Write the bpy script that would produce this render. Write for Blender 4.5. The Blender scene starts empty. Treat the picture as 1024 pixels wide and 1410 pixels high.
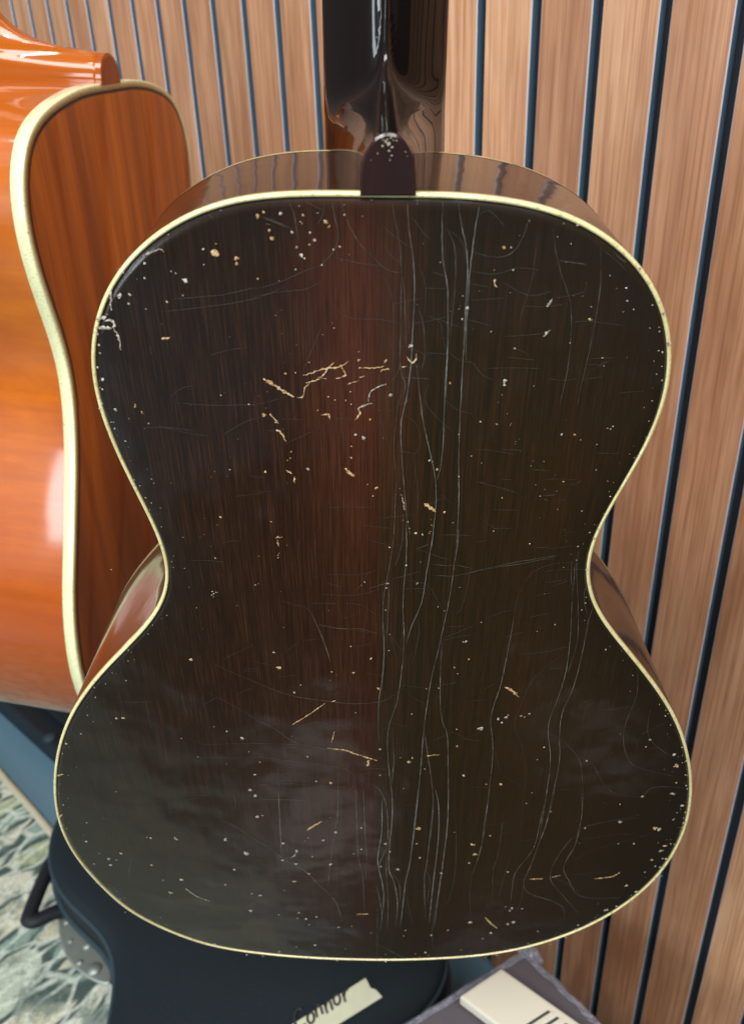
import bpy, bmesh, math, random
import numpy as np
from mathutils import Vector, Matrix
from mathutils import noise as mnoise
random.seed(4)
sc = bpy.context.scene
col = sc.collection

# ---------------------------------------------------------------- camera
cam_d = bpy.data.cameras.new('camera'); cam = bpy.data.objects.new('camera', cam_d); col.objects.link(cam)
cam_d.sensor_fit = 'VERTICAL'; cam_d.sensor_height = 36.0; cam_d.lens = 36.0 * 1047.0 / 1410.0
cam_d.clip_start = .01; cam_d.clip_end = 60
CR = Matrix(((.72884, -.27247, .62813), (.68389, .33371, -.64879), (-.03284, .90244, .42956)))
cam.matrix_world = Matrix.Translation((0, -.572, 1.0)) @ CR.to_4x4()
cam_d.dof.use_dof = True; cam_d.dof.focus_distance = .36; cam_d.dof.aperture_fstop = 11
sc.camera = cam
# ---------------------------------------------------------------- world and lamps
w = bpy.data.worlds.new('World'); sc.world = w; w.use_nodes = True
bg = w.node_tree.nodes['Background']; bg.inputs[0].default_value = (.96, .97, 1.0, 1); bg.inputs[1].default_value = .20
def area(name, loc, target, sx, sy, power, color=(1, 1, 1), shape='RECTANGLE'):
    l = bpy.data.lights.new(name, 'AREA'); l.shape = shape; l.size = sx; l.size_y = sy; l.energy = power; l.color = color
    o = bpy.data.objects.new(name, l); col.objects.link(o); o.location = loc
    o.rotation_euler = (Vector(target) - Vector(loc)).to_track_quat('-Z', 'Y').to_euler(); return o
area('ceiling_panel', (-.1, -1.9, 2.7), (-.4, -.3, .6), 1.2, .6, 52, (1.0, .98, .95))
area('ceiling_panel', (1.1, -1.2, 2.7), (-.2, -.2, .7), 1.2, .6, 54, (1.0, .95, .90))
area('window_side_light', (-.15, -3.7, 1.25), (-.3, -.2, .6), .5, .9, 30, (.85, .93, 1.0))
area('window_side_light', (-1.0, -3.7, 1.45), (-.3, -.2, .6), .30, 1.6, 24, (.80, .92, 1.0))  # second, narrow strip lamp added for the bright line mirrored in the neck
for k in range(6):
    area('ceiling_lamp', (-1.0 + .28 * k, -1.1 - .12 * k, 2.55), (-1.0 + .28 * k, -1.1 - .12 * k, 0), .07, .07, 2.4, (1, .97, .92), 'DISK')

sc.view_settings.view_transform = 'Standard'; sc.view_settings.look = 'None'
sc.view_settings.exposure = 0.0; sc.view_settings.gamma = 1.0
sc.cycles.max_bounces = 8; sc.cycles.caustics_reflective = False; sc.cycles.caustics_refractive = False

# ---------------------------------------------------------------- helpers
class G:
    """small node-graph writer"""
    def __init__(s, name, **kw):
        s.m = bpy.data.materials.new(name); s.m.use_nodes = True; s.t = s.m.node_tree; s.n = s.t.nodes
        s.b = s.n['Principled BSDF']
        for k, v in kw.items(): s.set(k, v)
    def set(s, k, v):
        i = s.b.inputs[k.replace('_', ' ')]
        if isinstance(v, (tuple, list)): i.default_value = tuple(v) + ((1,) if len(v) == 3 else ())
        elif hasattr(v, 'is_output') or isinstance(v, bpy.types.NodeSocket): s.t.links.new(v, i)
        else: i.default_value = v
    def link(s, a, b): s.t.links.new(a, b)
    def coord(s, scale=(1, 1, 1), loc=(0, 0, 0), rot=(0, 0, 0), kind='Object', rnd=None):
        c = s.n.new('ShaderNodeTexCoord'); m = s.n.new('ShaderNodeMapping')
        m.inputs['Scale'].default_value = scale; m.inputs['Location'].default_value = loc; m.inputs['Rotation'].default_value = rot
        src = c.outputs[kind]
        if rnd:
            oi = s.n.new('ShaderNodeObjectInfo'); mu = s.n.new('ShaderNodeMath'); mu.operation = 'MULTIPLY'; mu.inputs[1].default_value = rnd
            s.link(oi.outputs['Random'], mu.inputs[0]); cb = s.n.new('ShaderNodeCombineXYZ')
            s.link(mu.outputs[0], cb.inputs[0]); s.link(mu.outputs[0], cb.inputs[2])
            va = s.n.new('ShaderNodeVectorMath'); va.operation = 'ADD'; s.link(src, va.inputs[0]); s.link(cb.outputs[0], va.inputs[1]); src = va.outputs[0]
        s.link(src, m.inputs[0]); return m.outputs[0]
    def noise(s, v, scale=5, detail=3, rough=.5, dist=0, out=0):
        x = s.n.new('ShaderNodeTexNoise'); s.link(v, x.inputs['Vector']); x.inputs['Scale'].default_value = scale
        x.inputs['Detail'].default_value = detail; x.inputs['Roughness'].default_value = rough; x.inputs['Distortion'].default_value = dist
        return x.outputs[out]
    def wave(s, v, scale, dist, detail=2, dscale=1, axis='X'):
        x = s.n.new('ShaderNodeTexWave'); x.bands_direction = axis; s.link(v, x.inputs['Vector']); x.inputs['Scale'].default_value = scale
        x.inputs['Distortion'].default_value = dist; x.inputs['Detail'].default_value = detail; x.inputs['Detail Scale'].default_value = dscale
        return x.outputs['Fac']
    def voro(s, v, scale, feature='F1', out=0):
        x = s.n.new('ShaderNodeTexVoronoi'); x.feature = feature; s.link(v, x.inputs['Vector']); x.inputs['Scale'].default_value = scale; return x.outputs[out]
    def ramp(s, f, stops, interp='LINEAR'):
        r = s.n.new('ShaderNodeValToRGB'); cr = r.color_ramp; cr.interpolation = interp
        while len(cr.elements) < len(stops): cr.elements.new(.5)
        for e, (p, c) in zip(cr.elements, stops):
            e.position = p; e.color = (c, c, c, 1) if isinstance(c, (int, float)) else tuple(c) + (1,)
        s.link(f, r.inputs[0]); return r.outputs[0]
    def mix(s, f, a, b, mode='MIX'):
        x = s.n.new('ShaderNodeMix'); x.data_type = 'RGBA'; x.blend_type = mode
        for sock, v in ((x.inputs[0], f), (x.inputs[6], a), (x.inputs[7], b)):
            if isinstance(v, (int, float)): sock.default_value = v if sock == x.inputs[0] else (v, v, v, 1)
            elif isinstance(v, tuple): sock.default_value = v + (1,)
            else: s.link(v, sock)
        return x.outputs[2]
    def math(s, op, a, b=0.0, c=None):
        x = s.n.new('ShaderNodeMath'); x.operation = op
        for i, v in enumerate((a, b) if c is None else (a, b, c)):
            if isinstance(v, (int, float)): x.inputs[i].default_value = v
            else: s.link(v, x.inputs[i])
        return x.outputs[0]
    def attr(s, name):
        x = s.n.new('ShaderNodeAttribute'); x.attribute_name = name; return x.outputs['Fac']
    def sep(s, v):
        x = s.n.new('ShaderNodeSeparateXYZ'); s.link(v, x.inputs[0]); return x.outputs
    def bump(s, h, strength=.3, dist=.001, prev=None):
        x = s.n.new('ShaderNodeBump'); s.link(h, x.inputs['Height']); x.inputs['Strength'].default_value = strength; x.inputs['Distance'].default_value = dist
        if prev: s.link(prev, x.inputs['Normal'])
        return x.outputs[0]

def tag(o, label=None, cat=None, group=None, kind=None):
    for k, v in (('label', label), ('category', cat), ('group', group), ('kind', kind)):
        if v: o[k] = v
    return o
def empty(name, mw):
    o = bpy.data.objects.new(name, None); col.objects.link(o); o.matrix_world = mw; o.empty_display_size = .05; return o
def mesh(name, verts, faces, mat, parent=None, smooth=True, mats=None, fm=None):
    me = bpy.data.meshes.new(name); me.from_pydata([tuple(v) for v in verts], [], [tuple(f) for f in faces])
    for m in (mats or [mat]): me.materials.append(m)
    if fm: me.polygons.foreach_set('material_index', fm)
    if smooth: me.polygons.foreach_set('use_smooth', [True] * len(me.polygons))
    me.update(); o = bpy.data.objects.new(name, me); col.objects.link(o)
    if parent: o.parent = parent
    return o
def from_bm(name, bm, mat, parent=None, smooth=False):
    me = bpy.data.meshes.new(name); bm.to_mesh(me); bm.free(); me.materials.append(mat)
    if smooth: me.polygons.foreach_set('use_smooth', [True] * len(me.polygons))
    o = bpy.data.objects.new(name, me); col.objects.link(o)
    if parent: o.parent = parent
    return o
def ccurve(P, m=8, closed=True):
    P = np.array(P, float); n = len(P); out = []
    for i in range(n if closed else n - 1):
        if closed: a, b, c, d = P[i - 1], P[i], P[(i + 1) % n], P[(i + 2) % n]
        else: a, b, c, d = P[max(i - 1, 0)], P[i], P[i + 1], P[min(i + 2, n - 1)]
        for t in np.linspace(0, 1, m, endpoint=False):
            out.append(.5 * (2 * b + (c - a) * t + (2 * a - 5 * b + 4 * c - d) * t * t + (-a + 3 * b - 3 * c + d) * t ** 3))
    if not closed: out.append(P[-1])
    return np.array(out)
def resample(P, n, closed=True):
    Q = np.vstack([P, P[:1]]) if closed else P
    s = np.r_[0, np.cumsum(np.hypot(*np.diff(Q[:, :2], axis=0).T))]
    t = np.linspace(0, s[-1], n, endpoint=not closed)
    return np.stack([np.interp(t, s, Q[:, k]) for k in range(Q.shape[1])], 1)
def gsmooth(P, sig):
    k = np.arange(-3 * sig, 3 * sig + 1); wt = np.exp(-k ** 2 / (2. * sig * sig)); wt /= wt.sum()
    return sum(wt[i] * np.roll(P, int(-k[i]), axis=0) for i in range(len(k)))
def normals(P):                     # outward for a clockwise outline
    d = np.roll(P, -1, 0) - np.roll(P, 1, 0); n = np.stack([-d[:, 1], d[:, 0]], 1); n /= np.linalg.norm(n, axis=1)[:, None]
    area2 = np.sum(P[:, 0] * np.roll(P[:, 1], -1) - P[:, 1] * np.roll(P[:, 0], -1))
    return -n if area2 > 0 else n
def strip(rings, closed=True):      # quads between successive rings (lists of 3-D points)
    n = len(rings[0]); V = [p for r in rings for p in r]; F = []
    for a in range(len(rings) - 1):
        for i in range(n if closed else n - 1):
            j = (i + 1) % n; F.append((a * n + i, a * n + j, (a + 1) * n + j, (a + 1) * n + i))
    return V, F
def ring3(P, z): return [(p[0], p[1], z if np.isscalar(z) else z[i]) for i, p in enumerate(P)]
def box_bm(bm, c, s, rot=None, bev=0):
    r = bmesh.ops.create_cube(bm, size=1); M = Matrix.Translation(c) @ (rot or Matrix()).to_4x4() @ Matrix.Diagonal((*s, 1))
    bmesh.ops.transform(bm, matrix=M, verts=r['verts'])
    if bev:
        es = list({e for v in r['verts'] for e in v.link_edges})
        bmesh.ops.bevel(bm, geom=es, offset=bev, segments=2, affect='EDGES', profile=.6)
def tube(P, r, seg=10, closed=False, flat=1.0):
    P = [Vector(p) for p in P]; n = len(P); V = []; F = []; up = Vector((0, 0, 1))
    for i, p in enumerate(P):
        if closed: t = P[(i + 1) % n] - P[i - 1]
        else: t = P[min(i + 1, n - 1)] - P[max(i - 1, 0)]
        t.normalize(); a = t.cross(up)
        if a.length < 1e-4: a = t.cross(Vector((0, 1, 0)))
        a.normalize(); b = a.cross(t)
        rr = r if np.isscalar(r) else r[i]
        for k in range(seg):
            an = 2 * math.pi * k / seg; V.append(p + a * rr * math.cos(an) + b * rr * flat * math.sin(an))
    for i in range(n if closed else n - 1):
        for k in range(seg):
            j = (i + 1) % n; F.append((i * seg + k, i * seg + (k + 1) % seg, j * seg + (k + 1) % seg, j * seg + k))
    if not closed: F.append(tuple(range(seg))[::-1]); F.append(tuple((n - 1) * seg + k for k in range(seg)))
    return V, F

# traced marks and outline of the old guitar, in tenths of a millimetre on its back
OUT='12,-5 96,-1 165,0 291,-7 411,-18 522,-35 635,-68 714,-101 795,-147 882,-210 957,-284 1010,-353 1055,-433 1085,-514 1107,-599 1122,-705 1117,-799 1109,-884 1088,-971 1050,-1093 1004,-1229 962,-1361 935,-1477 928,-1560 940,-1657 969,-1758 1028,-1874 1069,-1934 1167,-2061 1305,-2233 1454,-2437 1556,-2598 1639,-2765 1700,-2920 1751,-3070 1796,-3258 1829,-3484 1833,-3686 1810,-3918 1763,-4117 1666,-4348 1531,-4559 1357,-4748 1104,-4929 871,-5033 660,-5088 374,-5123 47,-5139 -381,-5118 -625,-5088 -878,-5038 -1152,-4954 -1357,-4822 -1548,-4644 -1688,-4460 -1784,-4233 -1868,-3976 -1910,-3745 -1917,-3519 -1896,-3325 -1868,-3185 -1826,-3026 -1760,-2830 -1679,-2650 -1589,-2495 -1481,-2345 -1359,-2200 -1238,-2070 -1116,-1929 -1040,-1821 -999,-1724 -984,-1660 -979,-1593 -986,-1509 -1004,-1415 -1038,-1281 -1073,-1160 -1108,-1013 -1137,-854 -1146,-728 -1138,-616 -1112,-511 -1075,-420 -1027,-336 -966,-260 -903,-200 -834,-145 -768,-106 -713,-77 -635,-44 -560,-22 -487,-9 -411,-2 -324,1 -201,2 -86,0'
ST = """
c -334,-25 -318,-66 -310,-115 -305,-165
c -185,-25 -179,-73 -166,-129 -171,-173 -194,-209 -229,-243
f -229,-243 -280,-261 -334,-284 -389,-307 -476,-330
c -156,-28 -132,-101 -89,-173 -44,-217 -6,-254 25,-267 55,-269
c 18,-32 33,-101 49,-173 55,-261 68,-338 74,-433 79,-548
C 72,-38 80,-129 96,-217 104,-315 104,-433 100,-548 99,-599 93,-687 87,-777
C 192,-32 194,-129 202,-231 222,-315 230,-433 235,-565 238,-687 238,-799
C 246,-38 262,-115 282,-187 292,-276 293,-401 296,-515 297,-643 301,-777
c 211,-122 240,-180 249,-261 249,-353 245,-449 244,-531
f 219,-129 246,-144 274,-180 289,-239
c 55,-276 56,-369 58,-565 55,-634 31,-678
f -13,-276 18,-338 31,-433 30,-599 27,-687
c 116,-385 138,-449 149,-531 148,-608 137,-634
f 115,-239 140,-299 146,-353 141,-433
f -7,-173 16,-209 55,-239
f 88,-80 126,-129 157,-158
f -11,-112 23,-140 83,-183
f 87,-330 84,-433 96,-515
f -211,-25 -216,-73 -239,-108
f -478,-357 -384,-338 -290,-330 -243,-307
f -276,-32 -219,-59
f -410,-80 -325,-122
f -179,-217 -104,-235 -21,-246
f -314,-643 -234,-465
f -192,-385 -138,-433 -12,-441 67,-461
f 153,-425 201,-449 212,-498
f 151,-569 232,-574
f 162,-265 216,-284
f 72,-669 171,-674
f 141,-326 234,-326
C 316,-45 308,-129 301,-239 299,-353 301,-473 308,-599
c 489,-101 476,-151 444,-202 386,-217 309,-198
c 577,-122 597,-194 627,-276 671,-369 688,-449 697,-548 699,-652 689,-786
c 753,-180 774,-307 777,-401 775,-482 771,-582 762,-714 760,-786
f 531,-144 527,-202 523,-299 504,-401 492,-473
c 613,-228 660,-235 714,-243
f 510,-391 589,-393 650,-385
f 439,-506 562,-498 616,-486
f 480,-548 547,-578
f 691,-453 746,-449 883,-465
f 772,-617 838,-621
f 777,-595 873,-591
f 298,-261 383,-276 472,-254 542,-261
f 294,-307 372,-322
f 302,-369 445,-361
f 303,-441 392,-465
f 463,-587 574,-599
f 765,-678 838,-669
f 758,-187 809,-224 863,-269
f 723,-299 721,-338 669,-353 624,-361
f 424,-307 522,-353 597,-338
c 805,-202 832,-224 853,-235
f 315,-80 350,-59 413,-115
f 305,-591 340,-617 376,-660 418,-678
C 103,-472 101,-607 86,-748 68,-850 70,-976 82,-1118 97,-1278 117,-1401
C 119,-607 136,-730 152,-841 183,-976 211,-1097 223,-1223 218,-1367 214,-1475
C 238,-472 235,-641 236,-822 239,-956 232,-1076 217,-1138
C 298,-472 297,-641 300,-822 306,-1016 319,-1223 323,-1475
c 56,-472 56,-572 64,-659 81,-694 66,-785
c 73,-712 50,-804 40,-976 51,-1118 49,-1289 43,-1475
f 171,-675 72,-668
f -19,-685 -18,-822 0,-898 27,-996
f -1,-841 -4,-937
f 119,-1006 142,-1170 150,-1278
c 62,-986 97,-996 123,-996
f -235,-1261 -143,-1256 -43,-1261
f 75,-822 128,-869 148,-956 123,-1006
f 172,-694 158,-767 212,-841 275,-898
f 242,-767 286,-804 347,-822
f 211,-489 231,-555 282,-598 331,-607
f 276,-1401 389,-1406
f 238,-1191 295,-1245
f -399,-956 -266,-888
f -178,-785 -164,-917 -161,-1016
c 51,-1281 46,-1412 32,-1549 17,-1661 5,-1745 2,-1886 9,-2138
c 86,-1281 85,-1422 67,-1529 52,-1569
C 97,-1281 102,-1422 104,-1549 97,-1671 96,-1831 105,-1999 102,-2138
C 223,-1281 217,-1403 206,-1519 192,-1671 184,-1766 165,-1842 139,-1930 116,-2045
C 319,-1281 328,-1422 319,-1569 315,-1671 305,-1798 291,-1930 267,-2138
c 29,-1671 28,-1777 24,-1942 21,-2022
c -65,-1702 -15,-1681 29,-1666
f -122,-1708 -97,-1681 -72,-1620
f -181,-1787 -98,-1798 -56,-1836 -15,-1864
c -302,-1919 -201,-1942 -99,-1947 -22,-1976
c -352,-1798 -311,-1919 -281,-2033 -258,-2138
c 216,-1559 273,-1569 337,-1569 406,-1589
c 219,-1620 308,-1630 356,-1620 407,-1604
f 233,-1403 334,-1403
f 214,-1509 303,-1539
f 162,-1875 178,-1953 161,-2092
f 287,-2022 363,-1999 435,-1987
c 288,-2033 293,-2138
f 114,-1650 164,-1666 214,-1692 287,-1842
f -258,-1620 -97,-1620 -24,-1589
f -295,-1734 -122,-1739 -15,-1702
f -330,-1787 -214,-1790
f -252,-1671 -179,-1692
f -298,-1403 -306,-1692
f -369,-1422 -382,-1549
c 142,-1480 196,-1455
f 37,-1987 109,-2104
f 401,-1529 369,-1820 320,-1842
c 851,-1559 863,-1665 879,-1732 891,-1835 911,-2042
c 868,-1583 879,-1682 882,-1783
c 874,-1496 877,-1583 897,-1707 921,-1835 950,-2042
c 949,-1690 937,-1741 949,-1818 977,-1893
c 992,-1835 985,-1924 987,-2042
c 375,-1620 438,-1595 526,-1571 626,-1547 807,-1519
f 860,-1575 795,-1569 732,-1583 678,-1616 651,-1665
f 636,-1707 624,-1775 623,-1862
c 623,-1862 620,-1969 621,-2042
f 467,-1272 572,-1276
f 482,-1369 563,-1369
f 661,-1207 732,-1197
f 390,-1133 438,-1144
f 482,-1165 569,-1193
f 675,-1476 744,-1471
f 413,-1441 462,-1430
f 481,-1888 565,-1849 617,-1840
f 696,-1888 795,-1866
f 790,-1395 834,-1399
f 701,-1758 792,-1741
f 758,-1682 847,-1665
f 774,-1707 855,-1673
f 766,-1543 626,-1547
f 663,-1078 616,-1077
C 4,-1902 10,-2081 1,-2299 -14,-2422 -16,-2614 -12,-2748
C 100,-1902 104,-2081 97,-2240 79,-2438 48,-2581 33,-2714 38,-2887 55,-3106 70,-3298 69,-3634
c 141,-1902 116,-2038
C 293,-1902 271,-2095 248,-2269 232,-2485 224,-2647 220,-2852 214,-3182 206,-3500 201,-3634
C 287,-2025 291,-2240 303,-2485 324,-2614 349,-2697 371,-2995 390,-3337 396,-3634
C 227,-2672 252,-2852 286,-3106 303,-3337 300,-3634
c 296,-3125 328,-3278 351,-3634
C 62,-2748 70,-2887 61,-3106
c -644,-2307 -520,-2375 -413,-2414 -239,-2445 -129,-2456 2,-2438 67,-2383
c -668,-2581 -582,-2631 -476,-2740 -363,-2791 -203,-2826 -64,-2861 6,-2887
c -684,-2765 -546,-2769 -420,-2774
c -692,-2869 -462,-2914 -229,-2959 -154,-3022 -161,-3134 -198,-3201
c -714,-3125 -568,-3102 -425,-3110 -161,-3134
c -112,-3068 -29,-3125 20,-3220 36,-3337 47,-3634
c -142,-3032 -139,-3278 -130,-3634
c -101,-3125 -93,-3377 -91,-3634
c -316,-1902 -279,-2025 -253,-2166
f -307,-1929 -124,-1956 -21,-1976
c -561,-2905 -580,-3278 -598,-3634
c -236,-2995 -245,-3377 -258,-3634
c 6,-3239 9,-3634
c -136,-3022 -41,-3004 42,-3032
c -112,-2977 -41,-2968 30,-2977
f -88,-2959 -41,-2944 18,-2950
f -725,-3249 -480,-3249
f 161,-1902 174,-1983 149,-2181
f 40,-1983 74,-2152
f 133,-2391 223,-2461
f 288,-2011 430,-1929
f 110,-2322 218,-2345 283,-2337
f 355,-2664 490,-2748
f -470,-2647 -333,-2598 -255,-2631 -245,-2680
f 132,-3298 230,-3294
f -223,-2714 -179,-2765 -64,-2852
C 621,-1902 612,-2123 600,-2330 576,-2485 571,-2598 595,-2748 607,-2905 612,-3182 619,-3634
C 900,-1902 913,-2066 919,-2254 904,-2422 881,-2581 886,-2697 925,-2905 940,-3182 952,-3634
c 932,-1902 948,-2052 930,-2254
C 981,-1902 983,-2152 972,-2360 941,-2533 947,-2697 975,-2905 978,-3106 976,-3418 965,-3634
c 1279,-2240 1309,-2422 1290,-2614 1297,-2748 1340,-2887 1403,-2977 1521,-3032 1650,-3078
c 965,-2748 1072,-2887 1117,-3032 1163,-3298 1175,-3500 1170,-3634
c 1063,-2869 1165,-2959 1233,-3087 1297,-3182 1378,-3230 1492,-3249 1537,-3172 1670,-3172 1747,-3191
c 1402,-2533 1419,-2697 1474,-2800 1588,-2905
f 900,-2123 803,-2225 742,-2345 712,-2517 701,-2631 759,-2800 802,-3032 817,-3278 831,-3583
f 611,-2817 665,-3032
f 1180,-3531 1323,-3479 1512,-3418
f 655,-2130 810,-2109 900,-2081
f 665,-3032 808,-3143
f 1234,-2748 1226,-2977
f -835,-2188 -695,-2277 -609,-2322
f -880,-2391 -759,-2485 -631,-2598
f -1034,-2731 -949,-2782 -833,-2774 -644,-2765
f -1055,-2887 -653,-2878
c -974,-3398 -859,-3500 -757,-3626
f -1197,-3220 -831,-3210
f -822,-3182 -831,-3337
C -578,-3153 -585,-3387 -601,-3789
C -240,-3153 -253,-3428 -285,-3680 -307,-3901 -332,-4160
C -137,-3153 -139,-3510 -132,-3811 -107,-4040 -98,-4460
C -97,-3153 -91,-3510 -82,-3811 -87,-4064
C -4,-3153 33,-3308 46,-3510 44,-3701
W 62,-3153 69,-3387 57,-3680 56,-3947 89,-4088 116,-4332 112,-4644
W 211,-3153 200,-3510 184,-3879 163,-4088 150,-4434 141,-4644
C 291,-3153 300,-3347 289,-3856 281,-4064 305,-4538
W 309,-3153 336,-3328 347,-3637 339,-4088 333,-4591
W 382,-3153 394,-3489 386,-3947 376,-4307 371,-4644
C -757,-3626 -663,-3734 -567,-3867 -466,-3970 -392,-4112 -302,-4282 -270,-4408 -246,-4591
W 8,-3249 8,-3552 -14,-3856 14,-4088 27,-4282 15,-4538
C 38,-3767 41,-3994 55,-4332 55,-4698
C 38,-3723 0,-3879 -6,-3994
c 443,-3469 465,-3834 465,-4160 430,-4408
C -26,-4112 2,-4307 18,-4538 4,-4698
C -17,-4879 81,-4979 172,-5081
C 67,-3970 123,-4112 134,-4332
c 174,-4233 191,-4383 218,-4591
c -724,-3239 -432,-3253
c 579,-3970 579,-4233 608,-4538
c -14,-4383 -13,-4698 -14,-5066
f -794,-4064 -417,-4064
c 286,-3947 320,-4112 296,-4383
f -485,-4644 -269,-4650
c 377,-4184 366,-4383 361,-4753 386,-4979
C 616,-3153 610,-3448 610,-3723 581,-3994
C 942,-3153 937,-3510 926,-3745 848,-3994 847,-4184 853,-4383
C 984,-3153 981,-3408 957,-3680 934,-3924 912,-4088 939,-4208 1015,-4270 1119,-4332 1208,-4421 1239,-4591
C 1129,-3153 1174,-3408 1179,-3701 1150,-3856 1146,-3970 1206,-4112 1275,-4257 1379,-4307 1573,-4307
C 1154,-3615 1091,-3811 1069,-3994 1091,-4112 1178,-4257 1269,-4408 1327,-4512
c 713,-3347 720,-3767 706,-3970 724,-4233 721,-4383
c 801,-3789 777,-4088 763,-4383
c 912,-4088 918,-4332 888,-4512
f 1179,-3879 1293,-3767 1436,-3690
f 1199,-3531 1346,-3469 1518,-3448
f 1186,-3658 1421,-3605 1550,-3615
c 1096,-4052 1187,-4124 1285,-4233
f 722,-4076 897,-4076 1253,-4017 1452,-4005
c -955,-3448 -884,-3489 -791,-3583 -718,-3680
c -1533,-3856 -1570,-3994 -1602,-4136
c -831,-3210 -834,-3347
f -875,-3924 -844,-4017 -860,-4160
c 374,-1614 498,-1584 640,-1559 789,-1524
f 613,-1077 680,-1082
f 493,-1123 534,-1125
c 660,-1206 727,-1202
f 669,-1476 745,-1479
f 867,-1003 964,-1006
f 387,-1134 479,-1160 553,-1181
f 471,-981 568,-986
f -768,-365 -596,-350 -454,-319
f -822,-413 -679,-397 -481,-365 -362,-319
c -609,-70 -597,-87
c -427,-80 -342,-115
f -885,-536 -886,-578
f -878,-879 -769,-899
c -1116,-804 -1101,-837 -1086,-870
c -1076,-889 -1072,-913
f -651,-918 -559,-860 -480,-832
f -820,-776 -670,-786 -501,-781
O6 -468,-672 -417,-708 -373,-739 -352,-747
O3 -315,-661 -256,-641 -231,-633 -174,-624 -137,-602
O3 -304,-690 -249,-672 -223,-637 -194,-607
O2 -257,-668 -225,-675
O3 -166,-622 -150,-659 -188,-672
O2 -340,-753 -315,-744 -309,-712 -283,-685
O2 -147,-696 -101,-681
O4 -97,-668 -76,-662
O2 -101,-630 -43,-628 -3,-624
O3 -3,-611 9,-594
O3 -15,-646 -7,-635 18,-635
O3 63,-624 83,-622
O3 82,-585 99,-607 115,-602 120,-572
V3 -106,-799 -68,-780 -47,-778
V2 -60,-776 -62,-748 -43,-717 6,-696
O3 -102,-799 -97,-822 -118,-850
O3 -251,-827 -225,-822 -215,-846
O7 -162,-1066 -149,-1082 -123,-1107
O7 172,-1240 195,-1258 224,-1283
O4 -434,-893 -425,-898
O2 -382,-1089 -402,-1078
O3 -372,-1105 -373,-1138
O3 -469,-2617 -387,-2549 -289,-2453
O5 -289,-2800 -191,-2817 -134,-2848 -23,-2901
O6 -67,-2896 -74,-2950
O5 -433,-3541 -343,-3448
O4 244,-2866 319,-2852
O2 -265,-2757 -247,-2664
O4 -255,-2442 -235,-2431
O7 623,-2345 658,-2368 701,-2419
O5 -433,-3535 -347,-3452
O5 -145,-4480 -74,-4480
V3 -544,-3822 -524,-3800 -501,-3745
O5 943,-4069 1031,-4064
O3 1083,-4052 1134,-4029
O6 1356,-4076 1461,-4059 1512,-4005
O5 704,-4525 747,-4604 796,-4671
V4 -1242,-4184 -1184,-4270 -1102,-4332
O6 -1897,-3459 -1862,-3428
O5 -1816,-3078 -1776,-3059
O9 -617,-198 -588,-207
V5 -1072,-445 -1051,-441 -1030,-433
V6 -1081,-474 -1046,-476 -1018,-476
V4 -1041,-449 -1013,-447 -1005,-461 -1011,-478 -1000,-502 -997,-532 -1000,-561
V3 -996,-334 -1001,-365 -1008,-409
O4 -838,-515 -805,-511
V7 -731,-292 -712,-303
V3 -856,-213 -823,-198 -796,-189 -782,-198
V3 589,-393 607,-365
V4 591,-506 614,-480
O4 392,-292 392,-307 401,-322
V4 457,-691 468,-682
V2 79,-1197 90,-1278
O5 -982,-781 -986,-800
O3 -450,-823 -423,-865
O3 -434,-894 -417,-899 -398,-942
O4 -472,-1418 -443,-1414
O3 -463,-1426 -459,-1464
O3 -404,-1078 -381,-1095
"""
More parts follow.
